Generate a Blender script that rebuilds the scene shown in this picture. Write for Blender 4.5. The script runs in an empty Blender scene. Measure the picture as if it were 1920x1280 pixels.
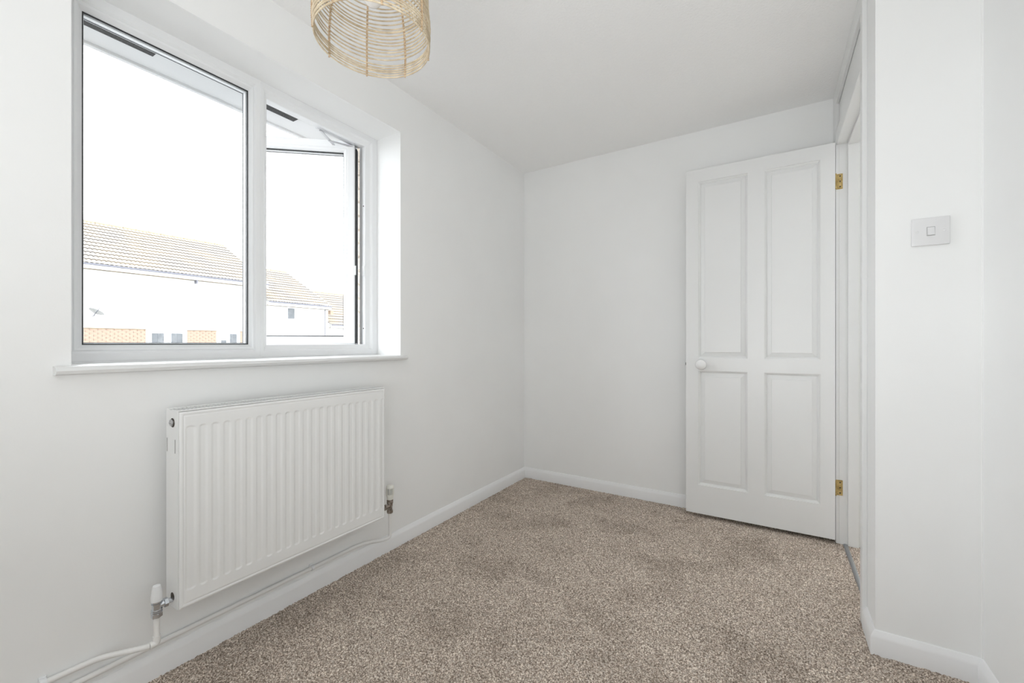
import bpy, bmesh, math, random
import numpy as np
from mathutils import Vector, Matrix

# ------------------------------------------------------------------ camera, world, lights, exposure
sc = bpy.context.scene
COL = sc.collection
R = math.radians
cam = bpy.data.objects.new('camera', bpy.data.cameras.new('camera'))
COL.objects.link(cam)
cam.location = (0, 0, 1.0)
cam.rotation_euler = (R(90), 0, R(31.6))
cam.data.sensor_width = 36
cam.data.lens = 793 / 1920 * 36
cam.data.shift_y = 3 / 1920
cam.data.clip_start = 0.02
cam.data.clip_end = 300
sc.camera = cam

sc.view_settings.view_transform = 'Standard'
sc.view_settings.look = 'None'
sc.view_settings.gamma = 1
sc.view_settings.use_curve_mapping = False
sc.view_settings.exposure = 0.16
sc.cycles.max_bounces = 14
sc.cycles.diffuse_bounces = 8
sc.cycles.transparent_max_bounces = 16
sc.cycles.sample_clamp_indirect = 4

world = bpy.data.worlds.new('overcast_sky')
sc.world = world
world.use_nodes = True
bg = world.node_tree.nodes['Background']
bg.inputs['Color'].default_value = (0.92, 0.96, 1.0, 1)
bg.inputs['Strength'].default_value = 8.0

def area_light(name, loc, rot, size, size_y, power, color):
    d = bpy.data.lights.new(name, 'AREA')
    d.shape = 'RECTANGLE'; d.size = size; d.size_y = size_y
    d.energy = power; d.color = color
    o = bpy.data.objects.new(name, d); COL.objects.link(o)
    o.location = loc; o.rotation_euler = rot
    return o
# two added fill lights, unseen behind the camera, aimed at ceiling and down the room
area_light('rear_fill_light', (-0.4, -1.60, 0.80), (R(90), 0, R(0)), 1.5, 1.2, 2.6, (0.94, 0.97, 1.0))
area_light('ceiling_fill_light', (-0.10, -0.50, 0.80), (R(156), 0, 0), 0.8, 0.9, 16.5, (0.955, 0.98, 1.0))
area_light('hall_fill_light', (0.95, 2.5, 2.2), (0, 0, 0), 0.4, 0.4, 1.2, (1.0, 0.98, 0.96))  # added fill for the hall, no visible source

# ------------------------------------------------------------------ materials
def mat(name, color, rough=0.5, metal=0.0, spec=0.5, coat=0.0):
    m = bpy.data.materials.new(name); m.use_nodes = True
    b = m.node_tree.nodes['Principled BSDF']
    b.inputs['Base Color'].default_value = (*color, 1)
    b.inputs['Roughness'].default_value = rough
    b.inputs['Metallic'].default_value = metal
    b.inputs['Specular IOR Level'].default_value = spec
    b.inputs['Coat Weight'].default_value = coat
    return m
def nd(m, t, **kw):
    n = m.node_tree.nodes.new(t)
    for k, v in kw.items():
        if k in n.inputs: n.inputs[k].default_value = v
        else: setattr(n, k, v)
    return n
def ln(m, a, ao, b, bi): m.node_tree.links.new(a.outputs[ao], b.inputs[bi])
def bumpy(m, scale, strength, dist, detail=4, stretch=None):
    b = m.node_tree.nodes['Principled BSDF']
    tc = nd(m, 'ShaderNodeTexCoord'); n = nd(m, 'ShaderNodeTexNoise', Scale=scale, Detail=detail)
    if stretch:
        mp = nd(m, 'ShaderNodeMapping'); mp.inputs['Scale'].default_value = stretch
        ln(m, tc, 'Object', mp, 'Vector'); ln(m, mp, 'Vector', n, 'Vector')
    else: ln(m, tc, 'Object', n, 'Vector')
    bp = nd(m, 'ShaderNodeBump', Strength=strength, Distance=dist)
    ln(m, n, 'Fac', bp, 'Height'); ln(m, bp, 'Normal', b, 'Normal')
    return n
def varied(m, c1, c2, scale, detail=3, lo=0.35, hi=0.65):
    b = m.node_tree.nodes['Principled BSDF']
    tc = nd(m, 'ShaderNodeTexCoord'); n = nd(m, 'ShaderNodeTexNoise', Scale=scale, Detail=detail)
    ln(m, tc, 'Object', n, 'Vector')
    r = nd(m, 'ShaderNodeValToRGB')
    r.color_ramp.elements[0].position = lo; r.color_ramp.elements[0].color = (*c1, 1)
    r.color_ramp.elements[1].position = hi; r.color_ramp.elements[1].color = (*c2, 1)
    ln(m, n, 'Fac', r, 'Fac'); ln(m, r, 'Color', b, 'Base Color')
    return r

M = {}
M['wall'] = mat('matt_wall_paint', (0.83, 0.835, 0.83), 0.75, spec=0.25)
varied(M['wall'], (0.875, 0.88, 0.875), (0.895, 0.90, 0.895), 2.2); bumpy(M['wall'], 260, 0.12, 0.001)
M['ceil'] = mat('textured_ceiling_paint', (0.93, 0.93, 0.925), 0.85, spec=0.2)
bumpy(M['ceil'], 120, 0.5, 0.004, detail=5)
M['gloss'] = mat('satin_white_woodwork', (0.80, 0.805, 0.80), 0.32, spec=0.45)
bumpy(M['gloss'], 60, 0.06, 0.001, stretch=(1, 1, 0.15))
M['skirt'] = mat('satin_white_skirting', (0.86, 0.865, 0.87), 0.35, spec=0.45)
bumpy(M['skirt'], 50, 0.06, 0.001)
M['pvc'] = mat('white_pvc', (0.84, 0.85, 0.86), 0.28, spec=0.5)
bumpy(M['pvc'], 25, 0.02, 0.001)
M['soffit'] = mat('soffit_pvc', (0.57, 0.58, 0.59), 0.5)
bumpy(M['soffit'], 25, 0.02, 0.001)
M['enamel'] = mat('radiator_enamel', (0.85, 0.855, 0.85), 0.3, spec=0.5)
bumpy(M['enamel'], 140, 0.02, 0.001)
M['pipe'] = mat('painted_pipe', (0.84, 0.835, 0.82), 0.38)
bumpy(M['pipe'], 80, 0.08, 0.001)
M['cream'] = mat('cream_plastic', (0.80, 0.79, 0.73), 0.4); bumpy(M['cream'], 80, 0.02, 0.001)
M['gap'] = mat('painted_gap_shade', (0.38, 0.38, 0.38), 0.6); bumpy(M['gap'], 80, 0.02, 0.001)
M['switch'] = mat('white_switch_plastic', (0.76, 0.76, 0.765), 0.3); bumpy(M['switch'], 80, 0.02, 0.001)
M['ceramic'] = mat('glazed_ceramic', (0.86, 0.86, 0.86), 0.12, spec=0.6, coat=0.4); bumpy(M['ceramic'], 20, 0.01, 0.001)
M['chrome'] = mat('chrome', (0.66, 0.69, 0.73), 0.2, metal=1); bumpy(M['chrome'], 60, 0.05, 0.001)
M['tarnish'] = mat('tarnished_metal', (0.30, 0.26, 0.22), 0.45, metal=0.8); varied(M['tarnish'], (0.22, 0.18, 0.15), (0.42, 0.38, 0.34), 90)
M['steel'] = mat('brushed_steel', (0.55, 0.55, 0.56), 0.35, metal=1); bumpy(M['steel'], 150, 0.1, 0.001)
M['alu'] = mat('threshold_aluminium', (0.34, 0.35, 0.36), 0.42, metal=0.7); bumpy(M['alu'], 150, 0.1, 0.001, stretch=(8, 0.3, 1))
M['brass'] = mat('brass', (0.62, 0.42, 0.13), 0.28, metal=0.9); varied(M['brass'], (0.38, 0.27, 0.10), (0.60, 0.45, 0.2), 70)
M['dark'] = mat('dark_metal_and_hole_shade', (0.06, 0.045, 0.03), 0.5, metal=0.4); bumpy(M['dark'], 90, 0.1, 0.001)  # dark metal of screws and latch; also painted shade of the radiator's holes
M['rubber'] = mat('black_rubber_gasket', (0.018, 0.018, 0.02), 0.55); bumpy(M['rubber'], 90, 0.1, 0.001)
M['grey_rubber'] = mat('grey_seal', (0.10, 0.105, 0.115), 0.5); bumpy(M['grey_rubber'], 90, 0.1, 0.001)
M['vent'] = mat('dark_vent_mesh', (0.10, 0.10, 0.105), 0.7); varied(M['vent'], (0.012, 0.012, 0.012), (0.045, 0.045, 0.045), 160)
M['rattan'] = mat('rattan_cane', (0.72, 0.58, 0.40), 0.5)
varied(M['rattan'], (0.48, 0.38, 0.25), (0.70, 0.60, 0.44), 45); 
M['binding'] = mat('brown_cane_binding', (0.55, 0.40, 0.25), 0.6); varied(M['binding'], (0.42, 0.29, 0.17), (0.66, 0.50, 0.33), 120)
M['bulb'] = mat('opal_bulb', (0.88, 0.87, 0.85), 0.25); bumpy(M['bulb'], 20, 0.01, 0.001)
M['render'] = mat('white_render', (0.78, 0.78, 0.76), 0.85); varied(M['render'], (0.75, 0.75, 0.73), (0.80, 0.80, 0.78), 1.5)
M['mortar'] = mat('mortar', (0.40, 0.36, 0.31), 0.9); varied(M['mortar'], (0.32, 0.30, 0.27), (0.38, 0.36, 0.33), 20)
M['brick'] = mat('buff_brick', (0.40, 0.22, 0.12), 0.85)
varied(M['brick'], (0.21, 0.135, 0.095), (0.27, 0.205, 0.15), 2.2)
M['reveal_brick'] = mat('buff_reveal_brick', (0.42, 0.33, 0.24), 0.9); varied(M['reveal_brick'], (0.50, 0.43, 0.36), (0.70, 0.65, 0.58), 60)
M['mdark'] = mat('grey_gutter_plastic', (0.10, 0.10, 0.12), 0.5); bumpy(M['mdark'], 10, 0.05, 0.002)
M['asphalt'] = mat('asphalt', (0.12, 0.12, 0.12), 0.9); varied(M['asphalt'], (0.09, 0.09, 0.09), (0.16, 0.16, 0.155), 8)
M['paving'] = mat('pale_concrete_paving', (0.42, 0.41, 0.40), 0.9); varied(M['paving'], (0.11, 0.109, 0.107), (0.15, 0.149, 0.146), 3)
M['curtain'] = mat('net_curtain', (0.62, 0.64, 0.66), 0.9); varied(M['curtain'], (0.10, 0.105, 0.11), (0.14, 0.145, 0.15), 6)
M['dish'] = mat('grey_dish_enamel', (0.09, 0.09, 0.085), 0.6); varied(M['dish'], (0.07, 0.07, 0.065), (0.10, 0.10, 0.095), 8)
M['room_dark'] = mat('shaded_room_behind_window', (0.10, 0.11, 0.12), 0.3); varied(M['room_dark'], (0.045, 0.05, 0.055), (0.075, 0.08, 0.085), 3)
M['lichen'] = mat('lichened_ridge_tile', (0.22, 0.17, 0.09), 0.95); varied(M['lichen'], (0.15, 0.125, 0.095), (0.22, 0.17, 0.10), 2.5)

# roof tiles: brown-grey concrete with yellow lichen patches
m = M['roof'] = mat('concrete_roof_tile', (0.2, 0.16, 0.12), 0.95)
varied(m, (0.15, 0.135, 0.12), (0.20, 0.165, 0.125), 0.9, detail=6, lo=0.4, hi=0.62)

# carpet: twist pile, flecked beige and brown, with broad trodden patches
m = M['carpet'] = mat('flecked_twist_carpet', (0.4, 0.33, 0.27), 1.0, spec=0.05)
b = m.node_tree.nodes['Principled BSDF']
tc = nd(m, 'ShaderNodeTexCoord')
n1 = nd(m, 'ShaderNodeTexNoise', Scale=210.0, Detail=2.0, Roughness=0.7)
n2 = nd(m, 'ShaderNodeTexNoise', Scale=3.6, Detail=4.0, Roughness=0.6)
n3 = nd(m, 'ShaderNodeTexVoronoi', Scale=190.0)
for n in (n1, n2, n3): ln(m, tc, 'Object', n, 'Vector')
r1 = nd(m, 'ShaderNodeValToRGB')
cr = r1.color_ramp
cr.elements[0].position = 0.36; cr.elements[0].color = (0.20, 0.152, 0.122, 1)
cr.elements[1].position = 0.64; cr.elements[1].color = (0.92, 0.84, 0.76, 1)
e = cr.elements.new(0.47); e.color = (0.42, 0.345, 0.285, 1)
e = cr.elements.new(0.54); e.color = (0.62, 0.53, 0.445, 1)
ln(m, n1, 'Fac', r1, 'Fac')
r2 = nd(m, 'ShaderNodeValToRGB')
r2.color_ramp.elements[0].position = 0.36; r2.color_ramp.elements[0].color = (0.80, 0.79, 0.78, 1)
r2.color_ramp.elements[1].position = 0.52; r2.color_ramp.elements[1].color = (1, 1, 1, 1)
ln(m, n2, 'Fac', r2, 'Fac')
mx = nd(m, 'ShaderNodeMix', data_type='RGBA', blend_type='MULTIPLY'); mx.inputs[0].default_value = 1
ln(m, r1, 'Color', mx, 6); ln(m, r2, 'Color', mx, 7)
# each tuft (voronoi cell) has its own tone
sep = nd(m, 'ShaderNodeSeparateColor'); ln(m, n3, 'Color', sep, 'Color')
mr = nd(m, 'ShaderNodeMapRange'); mr.inputs[3].default_value = 0.78; mr.inputs[4].default_value = 1.24
ln(m, sep, 'Red', mr, 'Value')
mx2 = nd(m, 'ShaderNodeMix', data_type='RGBA', blend_type='MULTIPLY'); mx2.inputs[0].default_value = 1
ln(m, mx, 2, mx2, 6); ln(m, mr, 'Result', mx2, 7)
ln(m, mx2, 2, b, 'Base Color')
bp = nd(m, 'ShaderNodeBump', Strength=0.5, Distance=0.004); ln(m, n1, 'Fac', bp, 'Height'); ln(m, bp, 'Normal', b, 'Normal')

# window glass: clear thin pane with a fresnel reflection
m = M['glass'] = bpy.data.materials.new('clear_glass'); m.use_nodes = True
nt = m.node_tree; nt.nodes.remove(nt.nodes['Principled BSDF'])
tr = nd(m, 'ShaderNodeBsdfTransparent', Color=(0.985, 0.99, 0.99, 1)); gl = nd(m, 'ShaderNodeBsdfGlossy', Roughness=0.02)
fr = nd(m, 'ShaderNodeFresnel', IOR=1.3); ms = nd(m, 'ShaderNodeMixShader')
ln(m, fr, 'Fac', ms, 0); ln(m, tr, 0, ms, 1); ln(m, gl, 0, ms, 2); ln(m, ms, 0, nt.nodes['Material Output'], 'Surface')

# ------------------------------------------------------------------ mesh helpers
class MB:
    """collects shapes, builds them as one mesh object"""
    def __init__(s): s.bm = bmesh.new()
    def raw(s, verts, faces):
        vs = [s.bm.verts.new(v) for v in verts]
        for f in faces:
            try: s.bm.faces.new([vs[i] for i in f])
            except ValueError: pass
        return s
    def box(s, x0, x1, y0, y1, z0, z1, bev=0.0, seg=2):
        b = bmesh.new()
        v = [b.verts.new((x, y, z)) for x in (x0, x1) for y in (y0, y1) for z in (z0, z1)]
        for f in ((0,1,3,2),(4,6,7,5),(0,4,5,1),(2,3,7,6),(0,2,6,4),(1,5,7,3)): b.faces.new([v[i] for i in f])
        if bev: bmesh.ops.bevel(b, geom=b.edges[:], offset=bev, segments=seg, affect='EDGES', profile=0.5)
        s.join(b); return s
    def join(s, b, mtx=None):
        off = {}
        for v in b.verts: off[v] = s.bm.verts.new(mtx @ v.co if mtx else v.co)
        for f in b.faces:
            try: s.bm.faces.new([off[v] for v in f.verts])
            except ValueError: pass
        b.free()
    def obox(s, a, b_, w, h, bev=0.0):
        """bar from a to b, w wide, h thick"""
        a, b_ = Vector(a), Vector(b_); d = b_ - a; L = d.length
        t = MB(); t.box(-w/2, w/2, -h/2, h/2, 0, L, bev)
        q = d.to_track_quat('Z', 'Y').to_matrix().to_4x4(); q.translation = a
        s.join(t.bm, q); return s
    def lathe(s, prof, origin=(0,0,0), axis=(0,0,1), n=32, caps=True, zs=1.0):
        prof = [(r, z*zs) for r, z in prof]
        ax = Vector(axis).normalized()
        q = ax.to_track_quat('Z', 'Y').to_matrix().to_4x4(); q.translation = Vector(origin)
        rings = []
        for r, z in prof:
            rings.append([s.bm.verts.new(q @ Vector((r*math.cos(2*math.pi*k/n), r*math.sin(2*math.pi*k/n), z))) for k in range(n)])
        for a, b in zip(rings, rings[1:]):
            for k in range(n): s.bm.faces.new((a[k], a[(k+1)%n], b[(k+1)%n], b[k]))
        if caps:
            s.bm.faces.new(rings[0][::-1]); s.bm.faces.new(rings[-1])
        return s
    def tube(s, pts, r, n=12, closed=False, caps=True):
        pts = [Vector(p) for p in pts]; N = len(pts); rings = []
        up = Vector((0, 0, 1)); prev = None
        for i, p in enumerate(pts):
            if closed: t = (pts[(i+1) % N] - pts[i-1]).normalized()
            else: t = (pts[min(i+1, N-1)] - pts[max(i-1, 0)]).normalized()
            if prev is None:
                a = up if abs(t.dot(up)) < 0.95 else Vector((1, 0, 0))
                x = t.cross(a).normalized()
            else: x = (prev - t * prev.dot(t)).normalized()
            prev = x; y = t.cross(x)
            rr = r[i] if isinstance(r, (list, tuple)) else r
            rings.append([s.bm.verts.new(p + (x*math.cos(2*math.pi*k/n) + y*math.sin(2*math.pi*k/n))*rr) for k in range(n)])
        pairs = list(zip(rings, rings[1:])) + ([(rings[-1], rings[0])] if closed else [])
        for a, b in pairs:
            for k in range(n): s.bm.faces.new((a[k], a[(k+1)%n], b[(k+1)%n], b[k]))
        if not closed and caps: s.bm.faces.new(rings[0][::-1]); s.bm.faces.new(rings[-1])
        return s
    def loops(s, rects, place, cap0=False, cap1=False):
        """nested rectangles [(a0,a1,b0,b1,d)...]; place(a,b,d)->xyz"""
        rs = []
        for a0, a1, b0, b1, d in rects:
            rs.append([s.bm.verts.new(place(a, b, d)) for a, b in ((a0,b0),(a1,b0),(a1,b1),(a0,b1))])
        for p, q in zip(rs, rs[1:]):
            for k in range(4): s.bm.faces.new((p[k], p[(k+1)%4], q[(k+1)%4], q[k]))
        if cap0: s.bm.faces.new(rs[0])
        if cap1: s.bm.faces.new(rs[-1])
        return s
    def extrude(s, prof, a, b, nrm, up=(0,0,1), cut_a=0.0, cut_b=0.0, caps=True):
        """profile (off, h) swept a->b; off along nrm, h along up; cut: mitre shift per unit off"""
        a, b, nrm, up = Vector(a), Vector(b), Vector(nrm), Vector(up); d = (b - a).normalized()
        A = [s.bm.verts.new(a + nrm*o + up*h + d*(o*cut_a)) for o, h in prof]
        B = [s.bm.verts.new(b + nrm*o + up*h - d*(o*cut_b)) for o, h in prof]
        n = len(prof)
        for k in range(n): s.bm.faces.new((A[k], A[(k+1)%n], B[(k+1)%n], B[k]))
        if caps: s.bm.faces.new(A[::-1]); s.bm.faces.new(B)
        return s
    def build(s, name, m, parent=None, smooth=None, loc=None):
        bmesh.ops.recalc_face_normals(s.bm, faces=s.bm.faces[:])
        me = bpy.data.meshes.new(name); s.bm.to_mesh(me); s.bm.free()
        return finish(name, me, m, parent, smooth, loc)
def finish(name, me, m, parent=None, smooth=None, loc=None):
    me.materials.append(m)
    if smooth is not None:
        me.polygons.foreach_set('use_smooth', [True]*len(me.polygons))
        if smooth < 180: me.set_sharp_from_angle(angle=R(smooth))
    o = bpy.data.objects.new(name, me); COL.objects.link(o)
    if loc: o.location = loc
    if parent: child(o, parent)
    return o
def world_mtx(o):
    mm = Matrix.LocRotScale(o.location, o.rotation_euler, o.scale)
    return world_mtx(o.parent) @ mm if o.parent else mm
def child(o, parent):
    """parent, keeping the child where its coordinates put it in the world"""
    o.parent = parent
    w = world_mtx(parent).inverted() @ Matrix.LocRotScale(o.location, o.rotation_euler, o.scale)
    o.location, o.rotation_euler = w.to_translation(), w.to_euler()
def tag(o, label=None, cat=None, group=None, kind=None):
    if label: o['label'] = label
    if cat: o['category'] = cat
    if group: o['group'] = group
    if kind: o['kind'] = kind
    return o
def empty(name, loc, rz=0):
    o = bpy.data.objects.new(name, None); COL.objects.link(o)
    o.empty_display_size = 0.05
    o.location = loc; o.rotation_euler = (0, 0, rz); return o
def struct(o, label, cat): return tag(o, label, cat, kind='structure')

# ------------------------------------------------------------------ room dimensions (metres)
XL, YB, XD, YN, XR = -1.583, 2.752, 0.285, 1.785, 0.528     # left wall, back wall, doorway wall, nib wall, right wall
YF, H = -1.75, 2.272                                        # wall behind the camera, ceiling height
XO = -1.885                                                 # outer face of the window wall
WY0, WY1, WZ0, WZ1 = 0.343, 1.509, 0.9160, 2.0550              # window opening
DY0, DY1 = 1.955, 2.652                                     # doorway opening
XH = 0.385                                                  # hall side of the doorway wall

# ------------------------------------------------------------------ setting
# carpet: a fine height field of tufts in one surface
def carpet(name, x0, x1, y0, y1, step, seed):
    nx, ny = int((x1-x0)/step)+1, int((y1-y0)/step)+1
    rng = np.random.default_rng(seed)
    xs, ys = np.meshgrid(np.linspace(x0, x1, nx), np.linspace(y0, y1, ny), indexing='ij')
    edge = (np.arange(nx) > 0)[:, None] & (np.arange(nx) < nx-1)[:, None] & (np.arange(ny) > 0)[None, :] & (np.arange(ny) < ny-1)[None, :]
    z = rng.uniform(-0.0045, 0.0015, (nx, ny))
    jx = rng.uniform(-.35, .35, (nx, ny))*step*edge; jy = rng.uniform(-.35, .35, (nx, ny))*step*edge
    co = np.stack([xs+jx, ys+jy, z], -1).reshape(-1, 3)
    i = np.arange(nx-1)[:, None]*ny + np.arange(ny-1)[None, :]
    f = np.stack([i, i+ny, i+ny+1, i+1], -1).reshape(-1, 4)
    me = bpy.data.meshes.new(name)
    me.vertices.add(len(co)); me.vertices.foreach_set('co', co.ravel().astype(np.float32))
    me.loops.add(f.size); me.loops.foreach_set('vertex_index', f.ravel().astype(np.int32))
    me.polygons.add(len(f)); me.polygons.foreach_set('loop_start', np.arange(0, f.size, 4, dtype=np.int32))
    me.update(); me.validate()
    return finish(name, me, M['carpet'], smooth=180)
fl = MB().box(XL-0.30, 1.5, YF-0.1, 3.4, -0.12, -0.01).build('floor', M['mortar'])
struct(fl, 'floor covered with flecked beige-brown twist-pile carpet', 'floor')
cp = carpet('carpet_pile', XL, XR, YF, YB, 0.0042, 3)
child(cp, fl); cp['kind'] = 'stuff'
hc = carpet('hall_carpet', 0.318, 1.3, 1.6, 3.3, 0.007, 5)
child(hc, fl); hc['kind'] = 'stuff'

struct(MB().box(XO, 1.5, YF-0.1, 3.4, H, H+0.1).build('ceiling', M['ceil']), 'white ceiling with fine stippled plaster texture', 'ceiling')
w = MB()
w.box(XO, XL, YF-0.1, YB+0.1, -0.12, WZ0)
w.box(XO, XL, YF-0.1, YB+0.1, WZ1, H)
w.box(XO, XL, YF-0.1, WY0, WZ0, WZ1)
w.box(XO, XL, WY1, YB+0.1, WZ0, WZ1)
struct(w.build('wall_left', M['wall']), 'white painted wall with the window and the radiator', 'wall')
struct(MB().box(XL, XD, YB, YB+0.1, -0.12, H).build('wall_back', M['wall']), 'white painted end wall behind the open door', 'wall')
struct(MB().box(XR, XR+0.1, YF, YN, -0.12, H).build('wall_right', M['wall']), 'white painted wall at the right edge of the photo', 'wall')
struct(MB().box(XL, XR+0.1, YF-0.1, YF, -0.12, H).build('wall_front', M['wall']), 'white painted wall behind the camera', 'wall')
w = MB()
w.box(XD, XH, YN, DY0-0.012, -0.12, H)
w.box(XH, XR+0.1, YN, YN+0.1, -0.12, H)
w.box(XD, XH, DY1+0.012, YB+0.1, -0.12, H)
w.box(XR-0.004, XR, YN-0.004, YN, 0.07, H)   # caulked corner
struct(w.build('wall_nib', M['wall']), 'white projecting wall that carries the light switch, beside the doorway', 'wall')
# hall beyond the doorway
w = MB()
w.box(1.3, 1.4, 1.6, 3.4, -0.12, H); w.box(XH, 1.4, 3.3, 3.4, -0.12, H); w.box(XH, 1.4, 1.885, 1.95, -0.12, H)
struct(w.build('wall_hall', M['wall']), 'white hallway wall seen through the doorway', 'wall')

# skirting boards
SK = [(0, -0.01), (0.015, -0.01), (0.015, 0.052), (0.012, 0.060), (0.004, 0.072), (0, 0.0735)]
def skirt(name, a, b, nrm, ca, cb, label):
    return struct(MB().extrude(SK, a, b, nrm, cut_a=ca, cut_b=cb).build(name, M['skirt'], smooth=25), label, 'skirting board')
skirt('baseboard_left', (XL, YF, 0), (XL, YB, 0), (1,0,0), 0, 1, 'white chamfered skirting board under the radiator wall')
skirt('baseboard_back', (XL, YB, 0), (XD-0.02, YB, 0), (0,-1,0), 1, 0, 'white chamfered skirting board along the end wall to the door')
skirt('baseboard_nib', (XD, YN, 0), (XR, YN, 0), (0,-1,0), -1, 1, 'white chamfered skirting board below the light switch')
skirt('baseboard_return', (XD, 1.921, 0), (XD, YN, 0), (-1,0,0), 0, -1, 'short white skirting piece between door casing and wall corner')
skirt('baseboard_right', (XR, YF, 0), (XR, YN, 0), (-1,0,0), 0, 1, 'white chamfered skirting board in the bottom right corner')
skirt('baseboard_front', (XL, YF, 0), (XR, YF, 0), (0,1,0), 1, 1, 'white chamfered skirting board behind the camera')

# ------------------------------------------------------------------ window
XF = -1.752                                                  # room face of the frame
win = struct(empty('window_1', (XF, (WY0+WY1)/2, WZ0)), 'white framed double-glazed window with a fixed pane and a casement swung open outwards', 'window')
YM = 0.918                                                   # centre of the mullion
px = lambda a, b, d: (XF - d, a, b)
fb = 0.9445                                                   # the frame's foot stands on the sill board
def ring(a0, a1, b0, b1, L): return [(a0+i[0], a1-i[1], b0+i[2], b1-i[3], d) for i, d in L]
# outer frame, one mitred ring per light; the two halves meet on the mullion's centre line
def light(y0, y1, lo, hi, prof):
    """inset lo at y0 side, hi at y1 side scaled; prof: (t, d) t = 0..1 of the sight width"""
    L = []
    for t, d in prof:
        L.append((y0 + lo*t, y1 - hi*t, fb + 0.050*t, WZ1 - 0.052*t, d))
    return L
f = MB()
fixprof = [(0, 0.07), (0, 0.001), (0.03, 0), (0.48, 0.0035), (0.60, 0.009), (0.64, 0.009), (0.68, 0.006), (0.80, 0.009), (0.94, 0.018), (1.0, 0.023), (1.0, 0.028)]
f.loops(light(WY0, YM, 0.064, 0.035, fixprof), px)
f.build('frame', M['pvc'], win, smooth=20)
f = MB()
opprof = [(0, 0.07), (0, 0.001), (0.03, 0), (0.46, 0.0035), (0.62, 0.012), (0.80, 0.016), (0.97, 0.019), (1.0, 0.022), (1.0, 0.038), (0.86, 0.038), (0.86, 0.070), (0, 0.070)]
f.loops(light(YM, WY1, 0.035, 0.064, opprof), px)
f.build('frame', M['pvc'], win, smooth=20)
# fixed glazing: two panes with black gaskets and a bright spacer bar
gy0, gy1, gz0, gz1 = WY0+0.064, YM-0.035, fb+0.050, WZ1-0.052
def rect_ring(b, y0, y1, z0, z1, x0, x1, w, place=None):
    pl = place or (lambda a, bb, d: (d, a, bb))
    b.loops([(y0, y1, z0, z1, x0), (y0, y1, z0, z1, x1), (y0+w, y1-w, z0+w, z1-w, x1), (y0+w, y1-w, z0+w, z1-w, x0), (y0, y1, z0, z1, x0)], pl)
    return b
rect_ring(MB(), gy0-.001, gy1+.001, gz0-.001, gz1+.001, XF-0.024, XF-0.028, 0.0042).build('gasket', M['rubber'], win)
rect_ring(MB(), gy0, gy1, gz0, gz1, XF-0.033, XF-0.049, 0.006).build('spacer_bar', M['pvc'], win)
rect_ring(MB(), gy0, gy1, gz0, gz1, XF-0.0495, XF-0.053, 0.0075).build('gasket', M['grey_rubber'], win)
rect_ring(MB(), gy0-.01, gy1+.01, gz0-.01, gz1+.01, XF-0.054, XF-0.070, 0.009).build('outer_bead', M['pvc'], win)
MB().box(XF-0.032, XF-0.028, gy0-.004, gy1+.004, gz0-.004, gz1+.004).build('pane', M['glass'], win)
# opening casement, built shut about its hinge corner and swung outwards
sash = empty('casement', (XF-0.048, 1.405, 0), R(-49.7))
SW, sz0, sz1 = 0.508, 0.978, 2.0205
spl = lambda a, b, d: tuple(Matrix.Translation(sash.location) @ Matrix.Rotation(R(-49.7), 4, 'Z') @ Vector((-d, -a, b)))
f = MB()
sp = [(0, 0.068), (0, 0.004), (0.003, 0), (0.033, 0), (0.036, 0.002), (0.039, 0.001), (0.048, 0.004), (0.055, 0.012), (0.055, 0.020)]
f.loops([(t, SW-t, sz0+t, sz1-t, d) for t, d in sp] , spl)
f.loops([(0, SW, sz0, sz1, 0.068), (0.055, SW-0.055, sz0+0.055, sz1-0.055, 0.068), (0.055, SW-0.055, sz0+0.055, sz1-0.055, 0.048)], spl)
sf = f.build('frame', M['pvc'], None, smooth=20)
parts = [sf]
i0 = 0.0545
parts.append(rect_ring(MB(), i0, SW-i0, sz0+i0, sz1-i0, 0.019, 0.023, 0.0044, spl).build('gasket', M['rubber']))
parts.append(rect_ring(MB(), i0, SW-i0, sz0+i0, sz1-i0, 0.028, 0.042, 0.0055, spl).build('spacer_bar', M['pvc']))
parts.append(rect_ring(MB(), i0, SW-i0, sz0+i0, sz1-i0, 0.0425, 0.046, 0.007, spl).build('gasket', M['grey_rubber']))
g = MB(); g.loops([(i0, SW-i0, sz0+i0, sz1-i0, 0.0232), (i0, SW-i0, sz0+i0, sz1-i0, 0.0272)], spl, True, True)
parts.append(g.build('pane', M['glass']))
# black weather seal and groove along the sash's hinge edge
g = MB(); g.loops([(-0.007, 0.0, sz0+0.004, sz1-0.03, 0.018), (-0.007, 0.0, sz0+0.004, sz1-0.03, 0.050)], spl, True, True)
parts.append(g.build('weather_seal', M['rubber']))
g = MB(); g.loops([(-0.004, 0.0, sz0+0.004, sz1-0.03, 0.054), (-0.004, 0.0, sz0+0.004, sz1-0.03, 0.066)], spl, True, True)
parts.append(g.build('weather_seal', M['grey_rubber']))
g = MB(); g.loops([(-0.006, 0.002, 1.345, 1.392, 0.0), (-0.006, 0.002, 1.345, 1.392, 0.010)], spl, True, True)
parts.append(g.build('hinge_guard', M['pvc']))
child(sash, win)
for o in parts: child(o, sash)
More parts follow.
